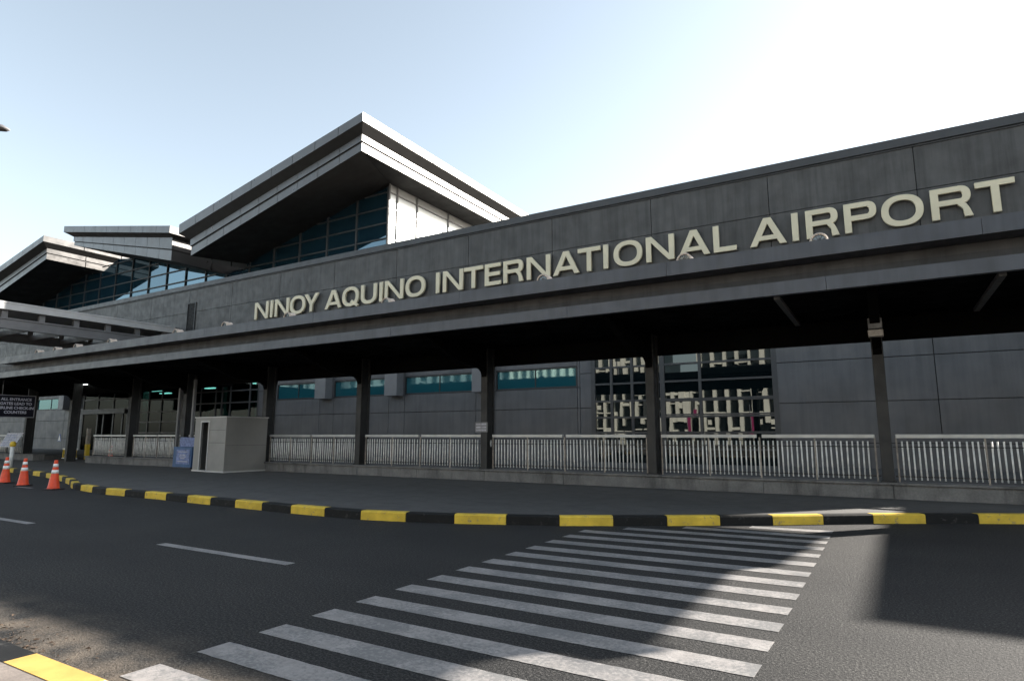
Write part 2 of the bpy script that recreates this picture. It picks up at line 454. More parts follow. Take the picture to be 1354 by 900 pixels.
# old joint crack in the carriageway on the right
c = MB(); px, py = -0.05, 5.35
pts = []
for i in range(26):
    pts.append((px, py, random.uniform(.004, .014) * (1.9 if 6 < i < 14 else .8))); px += .075; py += random.uniform(-.014, .008)
for a, b in zip(pts[:-1], pts[1:]):
    c.face([(a[0], a[1] - a[2], .004), (b[0], b[1] - b[2], .004), (b[0], b[1] + b[2], .004), (a[0], a[1] + a[2], .004)])
struct('road_crack', c, M['crack'])
lt = MB()
for i in range(230):
    x = random.gauss(-6.6, .55); y = 2.42 + abs(random.gauss(0, .2)); r = random.uniform(.008, .028); a = random.uniform(0, 6.3); h = random.uniform(.005, .02)
    lt.face([(x + r * math.cos(a), y + r * math.sin(a), .004), (x - r * .4 * math.sin(a), y + r * .4 * math.cos(a), h), (x - r * math.cos(a), y - r * math.sin(a), .006), (x + r * .4 * math.sin(a), y - r * .4 * math.cos(a), .003 + h * .4)])
tag(lt.build('leaf_litter', M['litter']), 'dry brown leaf litter gathered against the near kerb', 'litter', kind='stuff')

# ------------------------------------------------------------------ terminal building
YW = 23.0
T = thing('terminal_building', 'long dark grey airport terminal with sloping roofs and stained panel facade', 'building', (-30, 27, 0))
CURK = KW_
VX = [8.0, 1.5, -2.95, -7.3, -11.7, -16.1, -20.5, -24.9, -29.3, -33.7, -38.1, -42.5, -46.9, -51.3, -55.7, -60.1, -64.5, -68.9, -73.3, -77.7, -82, -90]
Gp = 0.012
up = MB()
for xa, xb in zip(VX[1:], VX[:-1]):
    for za, zb in ((5.0, 9.52), (9.52, 11.0)):
        if xa < -37.8 < xb and za < 8: pass
        up.box(xa + Gp, xb - Gp, YW, YW + .09, za + Gp, zb - Gp)
up.build('upper_wall', M['facade'], T)
bk = MB(); bk.box(-90, 7.98, YW + .06, YW + .35, 4.95, 11.0); bk.box(7.7, 7.95, YW + .35, 60, 0.2, 10.95); bk.box(-90, -89.7, YW + .35, 60, .2, 10.95)
bk.build('wall_backing', M['joint'], T)
rf = MB(); rf.box(-89.7, 7.7, YW + .35, 60, 10.7, 10.9); rf.build('flat_roof', M['joint'], T)
cp = MB(); cp.box(-90.05, 8.05, YW - .10, YW + .5, 11.04, 11.35); cp.box(-90.03, 8.03, YW - .04, YW + .45, 10.98, 11.04)
cp.build('parapet_cap', M['cap'], T, bevel=.012)
sl = MB(); sl.box(-38.13, -37.37, YW - .02, YW + .02, 7.0, 10.08); so = sl.build('wall_slot', M['dark'], T)
sf = MB(); sf.box(-38.2, -38.13, YW - .06, YW, 7.0, 10.14); sf.box(-37.37, -37.3, YW - .06, YW, 7.0, 10.14); sf.box(-38.13, -37.37, YW - .06, YW, 10.08, 10.14)
sf.build('slot_frame', M['frame'], so)

# lower wall: panels between openings
lw = MB()
def flush_wall():
    global lw
    lw.build('lower_wall', M['facade_low'], T); lw = MB()
def panel_run(x0, x1, zs, splits=()):
    xs = sorted([x0, x1] + list(splits))
    for a, b in zip(xs[:-1], xs[1:]):
        for za, zb in zip(zs[:-1], zs[1:]):
            lw.box(a + Gp, b - Gp, YW + .005, YW + .09, za + Gp, zb - Gp)
panel_run(-3.1, 8.0, [.2, 1.45, 2.78, 4.17, 4.97], [1.5, 5.9])
flush_wall()
panel_run(-10.5, -9.95, [.2, 1.45, 2.78, 4.17, 4.97])
winx = [(-29.02, -25.6), (-24.55, -20.75), (-19.75, -15.6), (-14.55, -10.62)]
for (a, b) in winx:
    panel_run(a, b, [.2, 1.45, 2.78, 3.62])
    panel_run(a, b, [4.50, 4.97])
for a, b in ((-25.6, -24.55), (-20.75, -19.75), (-15.6, -14.55)):
    panel_run(a, b, [.2, 1.45, 2.78, 3.62, 4.97])
panel_run(-10.62, -10.5, [.2, 1.45, 2.78, 3.62, 4.97])
panel_run(-30.6, -29.02, [.2, 1.45, 2.78, 4.17, 4.97])
flush_wall()
panel_run(-38.1, -37.2, [.2, 1.45, 2.78, 4.97])
flush_wall()
panel_run(-44.2, -43.1, [.2, 3.4, 4.97])
flush_wall()
panel_run(-60.0, -50.4, [.2, 1.45, 2.78, 3.62], [-57.8, -53.0])
panel_run(-60.0, -50.4, [4.50, 4.97], [-57.8, -53.0])
panel_run(-90, -60.0, [.2, 1.45, 2.78, 4.97], [-65, -70, -75, -80])
flush_wall()
lb = MB()
for a, b in ((-37.2, -30.6), (-43.1, -38.1), (-50.4, -44.2)): pass
lb.box(-3.1, 7.98, YW + .06, YW + .3, .2, 4.95); lb.box(-30.6, -10.0, YW + .10, YW + .3, .2, 4.95)
lb.box(-89.9, -50.4, YW + .10, YW + .3, .2, 4.95); lb.box(-38.1, -37.2, YW + .06, YW + .3, .2, 4.95); lb.box(-44.2, -43.1, YW + .06, YW + .3, .2, 4.95)
lb.build('lower_wall_backing', M['joint'], T)
# strip windows
for a, b in winx + [(-57.6, -53.2)]:
    f = MB(); z0, z1 = 3.64, 4.48
    f.box(a, b, YW + .0, YW + .08, z0 - .02, z0 + .05); f.box(a, b, YW + .0, YW + .08, z1 - .04, z1 + .02)
    f.box(a, a + .06, YW + .0, YW + .08, z0 + .05, z1 - .04); f.box(b - .06, b, YW + .0, YW + .08, z0 + .05, z1 - .04)
    f.box((a + b) / 2 - .02, (a + b) / 2 + .02, YW + .03, YW + .08, z0 + .05, z1 - .04)
    fo = f.build('strip_window', M['frame'], T)
    p = MB(); p.box(a + .06, b - .06, YW + .06, YW + .095, z0 + .05, z1 - .04); p.build('pane', M['glass_teal'], fo)
for a in (-25.45, -20.62, -15.5, -53.05):
    p = MB(); p.box(a, a + .78, YW - .5, YW, 3.56, 4.85); p.build('pier_box', M['pier'], T, bevel=.015)
# glazed bay in the middle
gb = MB(); X0, X1 = -9.93, -3.12
zs = [.3, 1.2, 1.80, 2.38, 3.02, 3.70, 4.35, 4.93]
xs = [X0, -9.15, -8.30, -7.10, -5.69, X1]
for zz in zs: gb.box(X0, X1, YW + .005, YW + .10, zz - .035, zz + .035)
for zz in (2.97, 2.46): gb.box(-7.1, X1, YW + .02, YW + .09, zz - .03, zz + .02)
for i, xx in enumerate(xs):
    w_ = .09 if i in (0, 5, 3) else .05
    gb.box(xx - w_, xx + w_, YW + .0, YW + .11, .2, 4.96)
go = gb.build('glazed_bay', M['mullion'], T)
pn = MB()
for i in range(5):
    for za, zb in zip(zs[:-1], zs[1:]):
        t = random.uniform(-.0035, .0035); u = random.uniform(-.0035, .0035)
        a, b = xs[i], xs[i + 1]
        pn.face([(a, YW + .06 + t, za), (b, YW + .06 - t, za), (b, YW + .06 - t + u, zb), (a, YW + .06 + t + u, zb)])
pn.build('pane', M['glass'], go)
bd = MB(); bd.box(X0, X1, YW + .16, YW + .3, .2, 4.95); bd.build('blind_back', M['dark'], go)
# entrance glazing at the far left, with a lit hall behind
def curtain(a, b, z0, z1, xs, zs, nm='entrance_window'):
    f = MB()
    for xx in xs: f.box(xx - .045, xx + .045, YW + .0, YW + .11, z0, z1)
    for zz in zs: f.box(a, b, YW + .01, YW + .10, zz - .04, zz + .04)
    fo = f.build(nm, M['mullion'], T)
    p = MB(); p.box(a, b, YW + .05, YW + .07, z0, z1); p.build('pane', M['glass_clear'], fo)
    return fo
curtain(-37.2, -30.6, .3, 4.95, [-37.15, -36.1, -34.6, -34.0, -33.2, -31.4, -30.65], [.35, 1.3, 1.85, 2.6, 3.6, 4.3, 4.9])
curtain(-43.1, -38.1, .3, 4.95, [-43.05, -41.8, -40.3, -38.15], [.35, 1.3, 1.85, 2.55, 3.2, 4.0, 4.9])
curtain(-50.4, -44.2, 3.5, 4.95, [-50.35, -48.3, -46.2, -44.25], [3.5, 4.2, 4.9], 'entrance_transom')
dr = MB()
dr.box(-50.4, -44.2, YW - .25, YW + .1, 3.18, 3.46)
for xx in (-50.3, -48.2, -47.4, -46.1, -44.9, -44.3): dr.box(xx - .07, xx + .07, YW, YW + .1, .2, 3.18)
do = dr.build('entrance_door', M['frame'], T)
for a, b in ((-50.3, -48.2), (-46.1, -44.3)):
    p = MB(); p.box(a, b, YW + .04, YW + .06, .2, 3.18); p.build('pane', M['glass_clear'], do)
hall = MB()
hall.box(-56, -30.0, 33, 33.2, .2, 5.2); hall.box(-56.2, -56, 23.4, 33, .2, 5.2); hall.box(-30.2, -30.0, 23.4, 33, .2, 5.2)
ho = hall.build('entrance_hall', M['interior_wall'], T)
hf = MB(); hf.box(-56, -30.2, 23.35, 33, .15, .22); hf.build('floor', M['interior_floor'], ho)
hc = MB(); hc.box(-56, -30.2, 23.35, 33, 5.0, 5.1); hc.build('ceiling', M['interior_wall'], ho)
for xx in (-33.6, -37.5, -41.2, -46.8):
    hw = MB(); hw.box(xx - .22, xx + .22, 25.2, 25.6, .22, 5.0); hw.build('white_column', M['interior_white'], ho)
for xx in (-35.2, -32.0, -39.6):
    hw = MB(); hw.tube([(xx - 1.2, 26.5, 2.9), (xx, 26.5, 4.9), (xx + 1.2, 26.5, 2.9)], .09, 8); hw.build('white_brace', M['interior_white'], ho)
hw = MB(); hw.box(-42, -30.4, 26.4, 26.6, 2.85, 3.0); hw.build('white_beam', M['interior_white'], ho)
for xx, yy, ww in ((-46.4, 26, 1.4), (-48.6, 28, 1.2), (-40.5, 26.5, 1.0), (-34.0, 25.4, .8), (-32.1, 26, 1.0), (-36, 28, 1.2)):
    l = MB(); l.box(xx - ww / 2, xx + ww / 2, yy - .15, yy + .15, 4.93, 4.995); l.build('ceiling_glow', M['interior_light'], ho)
hk = MB(); hk.box(-46.2, -44.6, 30, 30.8, .22, 1.3); hk.build('check_counter', M['white'], ho)
hk = MB(); hk.box(-49, -47.4, 31, 31.6, .22, 2.1); hk.build('cabinet', M['white'], ho)

CURK = 1.0
# ---- big folded roofs: stacked, inset fascia levels over a tilted plane
def folded_roof(nm, xc, xend, y0, y1, levels, gx, gy, zglass, soffit_slope, close_end=True):
    """levels: (inset, z at the corner xc, slope dz per metre away from xc)"""
    sgn = 1 if xend > xc else -1
    W = abs(xend - xc)
    def loop(ins, zc, sl):
        xa = xc + sgn * ins; xb = xend - sgn * ins; ya = y0 + ins; yb = y1 - ins
        zz = lambda x: zc - sl * abs(x - xc)
        return [(xa, ya, zz(xa)), (xb, ya, zz(xb)), (xb, yb, zz(xb)), (xa, yb, zz(xa))]
    loops = [loop(*l[:3]) for l in levels]
    fas = MB(); dk = MB()
    for i, (A, B) in enumerate(zip(loops[:-1], loops[1:])):
        tgt = fas if levels[i][3] == 'f' else dk
        for k in range(4):
            j = (k + 1) % 4
            # split the long runs into panels
            nseg = 9 if k in (0, 2) else 12
            for q in range(nseg):
                e = 0.0009 if tgt is fas else 0
                t0 = q / nseg + (e if q else 0); t1 = (q + 1) / nseg - (e if q < nseg - 1 else 0)
                lerp = lambda P, Q, t: tuple(P[m] + (Q[m] - P[m]) * t for m in range(3))
                tgt.face([lerp(A[k], A[j], t0), lerp(A[k], A[j], t1), lerp(B[k], B[j], t1), lerp(B[k], B[j], t0)])
    top = MB(); t = loops[0]; top.face(t); ro = top.build(nm, M['roof_top'], T)
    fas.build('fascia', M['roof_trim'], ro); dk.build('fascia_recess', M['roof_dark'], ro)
    bot = loops[-1]
    sf = MB()
    zg = lambda x: zglass - soffit_slope * abs(x - (xc + sgn * gx))
    I = [(xc + sgn * gx, y0 + gy, zg(xc + sgn * gx)), (xend, y0 + gy, zg(xend)), (xend, y1 - 2, zg(xend)), (xc + sgn * gx, y1 - 2, zg(xc + sgn * gx))]
    for k in range(4):
        j = (k + 1) % 4; sf.face([bot[k], bot[j], I[j], I[k]])
    sf.face(I)
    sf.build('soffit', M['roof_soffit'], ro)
    return ro, zg
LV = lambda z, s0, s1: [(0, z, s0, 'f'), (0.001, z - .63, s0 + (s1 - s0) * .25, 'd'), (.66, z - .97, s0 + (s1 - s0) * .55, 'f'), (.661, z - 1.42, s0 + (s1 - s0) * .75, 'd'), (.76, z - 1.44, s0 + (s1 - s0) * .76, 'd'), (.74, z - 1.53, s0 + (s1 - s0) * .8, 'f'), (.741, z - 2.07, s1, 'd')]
roA, zA = folded_roof('main_roof', -28.31, -48.7, 28, 74, LV(23.05, .205, .239), 3.0, 6.0, 20.82, .239)
roC, zC = folded_roof('main_roof', -73.0, -93.5, 28, 74, LV(22.09, .195, .226), 3.0, 6.0, 19.9, .226)
roB, zB = folded_roof('link_roof', -68.77, -50.02, 28, 74, [(0, 22.31, .176, 'f'), (.001, 21.70, .176, 'd'), (.66, 21.38, .172, 'f'), (.661, 20.98, .205, 'd'), (.76, 20.95, .206, 'd'), (.74, 20.90, .207, 'f'), (.741, 20.58, .238, 'd')], 0.8, 6.0, 20.5, .247)
# closing wall under the outer right eave of the far roof (sunlit pale band seen past the link roof)
# clerestory glazing, front plane y = 34
YG = 34.0
cg = MB()
def roofz(x):
    if x > -31.3: return 20.6
    if x > -48.7: return zA(x)
    if x > -50.7: return zA(-48.7)
    if x > -69: return zB(x)
    if x > -73.2: return 20.4 + (x + 69) * -.2
    if x > -76: return 19.5
    return zC(x)
xsn = [-31.27 - 1.62 * i * 2 for i in range(0, 20)]
xsn = [x for x in xsn if x > -92]
gl = MB()
for a, b in zip(xsn[1:], xsn[:-1]):
    t = random.uniform(-.003, .003)
    gl.face([(a, YG + t, 10.5), (b, YG - t, 10.5), (b, YG - t, roofz(b) - .0), (a, YG + t, roofz(a) - .0)])
for i, x in enumerate(xsn):
    zt = min(roofz(x), roofz(x + .01)); 
    cw_ = .07 if x > -49 else .04
    cg.box(x - cw_, x + cw_, YG - .12, YG - .01, 10.5, zt)
    cg.box(x - .40, x - .33, YG + .3, YG + .4, 10.5, zt - .2)
zz = 11.6
while zz < 20.5:
    # each transom only where it lies below the roof
    a = None
    step = .25; x = -31.27
    run = None
    while x > -91:
        ok = roofz(x) > zz + .1
        if ok and run is None: run = x
        if (not ok or x - step <= -91) and run is not None:
            if run - x > .6: cg.box(x, run, YG - .09, YG - .02, zz - .05, zz + .05)
            run = None
        x -= step
    zz += 1.22
co = cg.build('clerestory_window', M['mullion'], T)
gl.build('pane', M['glass_blue'], co)
ib = MB(); ib.box(-92, -31.9, 35.2, 35.4, 10.9, 15.6); ib.build('blind_back', M['dark'], co)
# sunlit side glazing under the main roof, plane x = -31.27
sg = MB(); XG = -31.25
yy = [34.0, 34.9, 37.3, 41.5, 46.0, 50.5, 55, 60, 65, 70]
ztop = 20.80
for y in yy: sg.box(XG - .0, XG + .09, y - .06, y + .06, 10.9, ztop)
for k in range(8): sg.box(XG + .0, XG + .07, 34, 72, 11.6 + 1.22 * k - .05, 11.6 + 1.22 * k + .05)
so2 = sg.build('side_clerestory_window', M['mullion_light'], T)
g2 = MB(); g2.face([(XG, 34, 10.9), (XG, 72, 10.9), (XG, 72, ztop), (XG, 34, ztop)]); g2.build('pane', M['glass_sun'], so2)
# side glazing of the far roof
sg = MB(); XC = -75.9
for y in (34.2, 38, 42, 46, 50, 55, 60, 66, 72): sg.box(XC, XC + .09, y - .06, y + .06, 10.9, 19.85)
for k in range(7): sg.box(XC, XC + .07, 34, 72, 11.6 + 1.22 * k - .05, 11.6 + 1.22 * k + .05)
so3 = sg.build('side_clerestory_window', M['mullion_light'], T)
g2 = MB(); g2.face([(XC, 34.1, 10.9), (XC, 72, 10.9), (XC, 72, 19.85), (XC, 34.1, 19.85)]); g2.build('pane', M['glass_blue'], so3)

# ------------------------------------------------------------------ raised letters
SGN = thing('wall_sign', 'large raised cream capital letters in one row along the stained upper wall', 'sign', tuple(kk((-14, 22.95, 8.36))))
ST = 0.203
def arc(cx, cy, rx, ry, a0, a1, n=22, p=2.3):
    out = []
    for i in range(n + 1):
        t = R(a0 + (a1 - a0) * i / n); c, s_ = math.cos(t), math.sin(t)
        out.append((cx + rx * math.copysign(abs(c) ** (2 / p), c), cy + ry * math.copysign(abs(s_) ** (2 / p), s_)))
    return out
def glyph(ch, W):
    s = ST; out = []           # list of (outer, [holes])
    if ch == 'I': out.append(([(0, 0), (W, 0), (W, 1), (0, 1)], []))
    elif ch == 'N':
        d = s * 1.12; a = s / (W - d) * 1.0
        a = 1 - (W - s - d) / (W - d)
        out.append(([(0, 0), (s, 0), (s, 1 - a), (W - d, 0), (W, 0), (W, 1), (W - s, 1), (W - s, a), (d, 1), (0, 1)], []))
    elif ch == 'T': out.append(([(W / 2 - s / 2, 0), (W / 2 + s / 2, 0), (W / 2 + s / 2, 1 - s * .86), (W, 1 - s * .86), (W, 1), (0, 1), (0, 1 - s * .86), (W / 2 - s / 2, 1 - s * .86)], []))
    elif ch == 'L': out.append(([(0, 0), (W, 0), (W, s * .86), (s, s * .86), (s, 1), (0, 1)], []))
    elif ch == 'E':
        b = s * .84; out.append(([(0, 0), (W, 0), (W, b), (s, b), (s, .5 - b / 2 + .02), (W * .93, .5 - b / 2 + .02), (W * .93, .5 + b / 2 + .02), (s, .5 + b / 2 + .02), (s, 1 - b), (W * .98, 1 - b), (W * .98, 1), (0, 1)], []))
    elif ch == 'Y':
        u = s * 1.2; out.append(([(W / 2 - s / 2, 0), (W / 2 + s / 2, 0), (W / 2 + s / 2, .40), (W, 1), (W - u, 1), (W / 2, .58), (u, 1), (0, 1), (W / 2 - s / 2, .40)], []))
    elif ch == 'A':
        t = s * .60; u = s * 1.10; m = (W / 2 - t)
        h0, h1 = .19, .35
        ap = (W / 2 - u) / m
        out.append(([(0, 0), (u, 0), (u + m * h0, h0), (W - u - m * h0, h0), (W - u, 0), (W, 0), (W / 2 + t, 1), (W / 2 - t, 1)],
                    [[(u + m * h1, h1), (W - u - m * h1, h1), (W / 2 + .004, ap - .01), (W / 2 - .004, ap - .01)]]))
    elif ch in 'OQ':
        o = arc(W / 2, .5, W / 2, .52, 0, 360, 48)[:-1]; h = arc(W / 2, .5, W / 2 - s, .52 - s * .86, 0, 360, 48)[:-1]
        out.append((o, [h]))
        if ch == 'Q': out.append(([(W * .50, .20), (W * .60, .31), (W * 1.0, .03), (W * .90, -.08)], []))
    elif ch == 'U':
        r = W / 2
        o = [(0, 1)] + arc(r, .40, r, .42, 180, 360, 24) + [(W, 1), (W - s, 1)] + arc(r, .40, r - s, .42 - s * .86, 360, 180, 24) + [(s, 1)]
        out.append((o, []))
    elif ch in 'PR':
        yb = .40 if ch == 'P' else .42; b = s * .84
        ry = (1 - yb) / 2; cx = W - ry * .95 - (.0 if ch == 'P' else .02); cy = (1 + yb) / 2; rx = W - (.0 if ch == 'P' else .02) - cx
        o = [(0, 0), (s, 0), (s, yb)] + arc(cx, cy, rx, ry, -90, 90, 20) + [(0, 1)]
        h = [(s, yb + b)] + arc(cx, cy, rx - s, ry - b, -90, 90, 16) + [(s, 1 - b)]
        out.append((o, [h]))
        if ch == 'R':
            out.append(([(W * .44, yb + .02), (W * .44, yb + b * .98), (W * .62, yb + b * .98), (W * .86, yb - .02), (W * .93, yb * .55), (W, 0), (W - s * 1.08, 0), (W - s * 1.2, yb * .62), (W * .62, yb + .02)], []))
    return out
def letter_mesh(ch, W):
    bm = bmesh.new()
    for gi, (o, hs) in enumerate(glyph(ch, W)):
        cu = bpy.data.curves.new('tmp', 'CURVE'); cu.dimensions = '2D'; cu.fill_mode = 'BOTH'
        cu.extrude = .045 + .003 * gi; cu.bevel_depth = .012; cu.bevel_resolution = 1; cu.offset = -.008
        for lp in [o] + hs:
            sp = cu.splines.new('POLY'); sp.points.add(len(lp) - 1); sp.use_cyclic_u = True
            for pt, q in zip(sp.points, lp): pt.co = (q[0], q[1], 0, 1)
        ob = bpy.data.objects.new('tmp', cu); COL.objects.link(ob)
        bpy.context.view_layer.update()
        me = bpy.data.meshes.new_from_object(ob.evaluated_get(bpy.context.evaluated_depsgraph_get()))
        bm.from_mesh(me); bpy.data.objects.remove(ob); bpy.data.curves.remove(cu); bpy.data.meshes.remove(me)
    bmesh.ops.transform(bm, matrix=Matrix.Rotation(R(90), 4, 'X'), verts=bm.verts)
    me = bpy.data.meshes.new('letter'); bm.to_mesh(me); bm.free(); me.materials.append(M['letter'])
    return me
# pixel columns measured on the photograph turned into metres along the wall (y = 22.85)
CAMF, CX, CY, YH, HC = 817., 677., 450., 575., 1.7
pit = math.atan((YH - CY) / CAMF); yaw = math.atan((1170 - CX) / math.hypot(CAMF, YH - CY))
fw = Vector((-math.sin(yaw) * math.cos(pit), math.cos(yaw) * math.cos(pit), math.sin(pit)))
rt = Vector((math.cos(yaw), math.sin(yaw), 0)); upv = rt.cross(fw)
def wall_x(px, z, Y=22.85):
    # x on plane Y at height z seen in column px:  (p-C).rt * f = (px-cx) * (p-C).fw
    k = (px - CX) / CAMF
    return (k * (Y * fw.y + (z - HC) * fw.z) - Y * rt.y) / (rt.x - k * fw.x)
letters = [('N', 337, 354.7), ('I', 356.4, 361.8), ('N', 363.6, 382), ('O', 383.7, 403.5), ('Y', 403.5, 421.8),
           ('A', 430, 451.7), ('Q', 452.8, 474.4), ('U', 477.4, 498), ('I', 501, 507), ('N', 509, 533.5), ('O', 536.5, 562.2),
           ('I', 575.5, 582.6), ('N', 586, 612.5), ('T', 614.3, 639), ('E', 641.5, 662.7), ('R', 666, 692.4), ('N', 697, 728), ('A', 731.7, 766.4), ('T', 764.3, 793.8), ('I', 797.4, 805.7), ('O', 812, 849.7), ('N', 855, 892), ('A', 897.4, 939.3), ('L', 944, 974),
           ('A', 992, 1040.3), ('I', 1046.5, 1058.2), ('R', 1066.7, 1110), ('P', 1117.5, 1160.5), ('O', 1166.7, 1222.6), ('R', 1232.4, 1286.8), ('T', 1288.4, 1341)]
for ch, a, b in letters:
    xa = wall_x(a, 8.5 if ch in 'NIYAUOTELRPQ' else 8.5); xb = wall_x(b, 8.85 if ch in 'TY' else 8.5)
    if ch in 'T': xa = wall_x(a, 9.3); xb = wall_x(b, 9.3)
    if ch == 'Y': xa = wall_x(a, 9.3); xb = wall_x(b, 9.3)
    if ch == 'I': c_ = (xa + xb) / 2; xa, xb = c_ - ST / 2, c_ + ST / 2
    o = bpy.data.objects.new('letter', letter_mesh(ch, xb - xa)); COL.objects.link(o); o.parent = SGN
    o.location = ((xa + 14) * KW_, (22.86 - 22.95) * KW_, 0); o.scale = (KW_, KW_, KW_)
CURK = KW_
studs = MB()
for ch, a, b in letters:
    xm = wall_x((a + b) / 2, 8.85)
    for zz in ((8.62, 9.15) if ch in 'ITLE' else (8.44, 9.28)): pass
    if ch in 'NILERPA':
        studs = MB(); studs.tube([(wall_x(a, 8.5) + .09, 22.88, 8.55), (wall_x(a, 8.5) + .09, 23.0, 8.55)], .015, 6); studs.build('mounting_stud', M['steel'], SGN)
CURK = 1.0

# ------------------------------------------------------------------ entrance canopy on columns
CAN = thing('entrance_canopy', 'long dark flat canopy on columns along the front of the terminal', 'canopy', (-18, 18, 0))
CL, CR0, CR1 = -60.0, 5.9, 6.3
def xr(y): return CR0 + (CR1 - CR0) * (y - 14) / 9
rs = MB()
rs.prism([(CL, 14.46, 5.06), (xr(14.46), 14.46, 5.06), (xr(18.7), 18.7, 5.06), (CL, 18.7, 5.06)], (0, 0, .3))
rs.prism([(4.2, 18.7, 5.06), (6.85, 18.7, 5.06), (7.2, 21.95, 5.06), (4.2, 21.95, 5.06)], (0, 0, .4))  # unseen end slab, added and shaped for its shadow on the road
rs.build('roof_slab', M['canopy_recess'], CAN)
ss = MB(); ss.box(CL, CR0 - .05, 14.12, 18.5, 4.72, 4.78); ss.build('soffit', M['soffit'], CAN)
f = MB()
x = CL; seg = 5.92
while x < CR0 - .1:
    x2 = min(x + seg, CR0); f.box(x + .004, x2 - .004, 14.0, 14.14, 4.66, 4.93); x = x2
f.box(CL, CR0, 14.05, 14.5, 4.925, 4.955)
f.build('lower_fascia', M['canopy'], CAN)
rc = MB(); rc.prism([(CL, 14.42, 4.955), (CL, 14.55, 4.955), (CL, 14.55, 5.40), (CL, 14.50, 5.40)], (CR0 - CL, 0, 0)); rc.build('fascia_recess', M['canopy_recess'], CAN)
u = MB(); x = -39.6
while x < CR0 - .1:
    x2 = min(x + seg, CR0); u.box(x + .004, x2 - .004, 13.86, 13.98, 5.36, 5.69); x = x2
u.box(-39.6, CR0, 13.98, 14.9, 5.38, 5.44); u.box(-39.6, CR0, 13.98, 14.06, 5.66, 5.69)
u.build('upper_fascia', M['canopy'], CAN)
gt = MB(); gt.box(-39.6, CR0, 14.9, 15.1, 5.44, 5.78); gt.box(-39.55, CR0, 14.0, 14.9, 5.46, 5.50); gt.build('gutter', M['steel'], CAN)
es = MB(); es.box(CL, -38.6, 18.72, 26.9, 5.06, 5.30); es.build('entrance_shade_slab', M['soffit'], CAN)  # slab added to keep light off the walls beside the entrance
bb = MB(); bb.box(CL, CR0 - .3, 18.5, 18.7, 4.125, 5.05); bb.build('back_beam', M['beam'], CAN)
colx = [4.0, 0.0, -5.92, -11.84, -17.77, -23.45, -29.45, -34.4, -40.75, -46.3, -52.2, -58.1]  # first column is out of view, placed to cast a thin shadow bar
for cx in colx:
    p = MB(); p.box(cx - .13, cx + .13, 17.95, 18.06, .2, 4.75); p.box(cx - .13, cx + .13, 18.34, 18.45, .2, 4.75); p.box(cx - .105, cx + .105, 18.06, 18.34, .2, 4.75)
    p.box(cx - .17, cx + .17, 17.91, 18.49, .55, .60)
    co_ = p.build('column', M['column'], CAN, bevel=.008)
    prof = [(14.6, 4.72), (18.5, 4.72), (18.5, 4.05), (18.46, 3.75), (17.94, 3.70), (17.88, 3.86), (17.72, 3.97), (17.4, 4.0), (16.4, 4.06), (14.6, 4.66)]
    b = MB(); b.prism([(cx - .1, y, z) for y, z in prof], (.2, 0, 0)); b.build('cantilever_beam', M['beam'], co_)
for x in (-1.8, 2.12): 
    p = MB(); p.box(x - .06, x + .06, 14.3, 18.2, 4.63, 4.715); p.build('soffit_strip', M['strip'], CAN)
dp = MB()
dp.tube([(-23.95, 18.5, .55), (-23.95, 18.5, 4.6)], .055, 10); 
for z_ in (1.2, 2.2, 3.3): dp.tube([(-23.95, 18.5, z_), (-23.95, 18.5, z_ + .08)], .072, 10)
dp.build('downpipe', M['steel'], CAN)
for xx in (-30.05, -28.85):
    dp = MB(); dp.box(xx - .06, xx + .06, 18.0, 18.12, .55, 4.4); dp.build('downpipe', M['pier'], CAN)
# junction box on the first column
jb = thing('junction_box', 'pale weathered box fixed high on the rightmost canopy column', 'junction box', (0, 16.1, 3.9))
p = MB(); p.box(-.14, .14, -.10, .10, .18, .42); p.build('box_body', M['plinth'], jb, local=True, bevel=.01)
p = MB(); p.box(-.15, .15, -.11, .11, 0, .15); p.build('box_base', M['rail_post'], jb, local=True, bevel=.01)
p = MB(); p.tube([(0, .0, .15), (0, 0, .19)], .08, 12); p.build('collar', M['frame'], jb, local=True)
# glowing strips standing in for bright gaps in the canopy near the entrance
for i, (x, y, l, nm) in enumerate(((-44.0, 18.4, .5, 'nearest the hanging notice'), (-42.0, 18.6, .4, 'second along from the hanging notice'), (-40.2, 18.5, .9, 'longest, above the entrance'), (-38.2, 18.5, .35, 'small, nearest the booth'))):
    t = thing('ceiling_glow', 'added glowing strip at the left end of the canopy, ' + nm, 'glowing strip', (x, y, 4.72), 0, 'glowing strips under the left end of the canopy')
    p = MB(); p.box(-l, l, -.09, .09, -.05, -.002); p.build('strip_backing', M['steel'], t, local=True)
    p = MB(); p.box(-l + .04, l - .04, -.07, .07, -.075, -.05); p.build('strip_face', M['interior_light'], t, local=True)

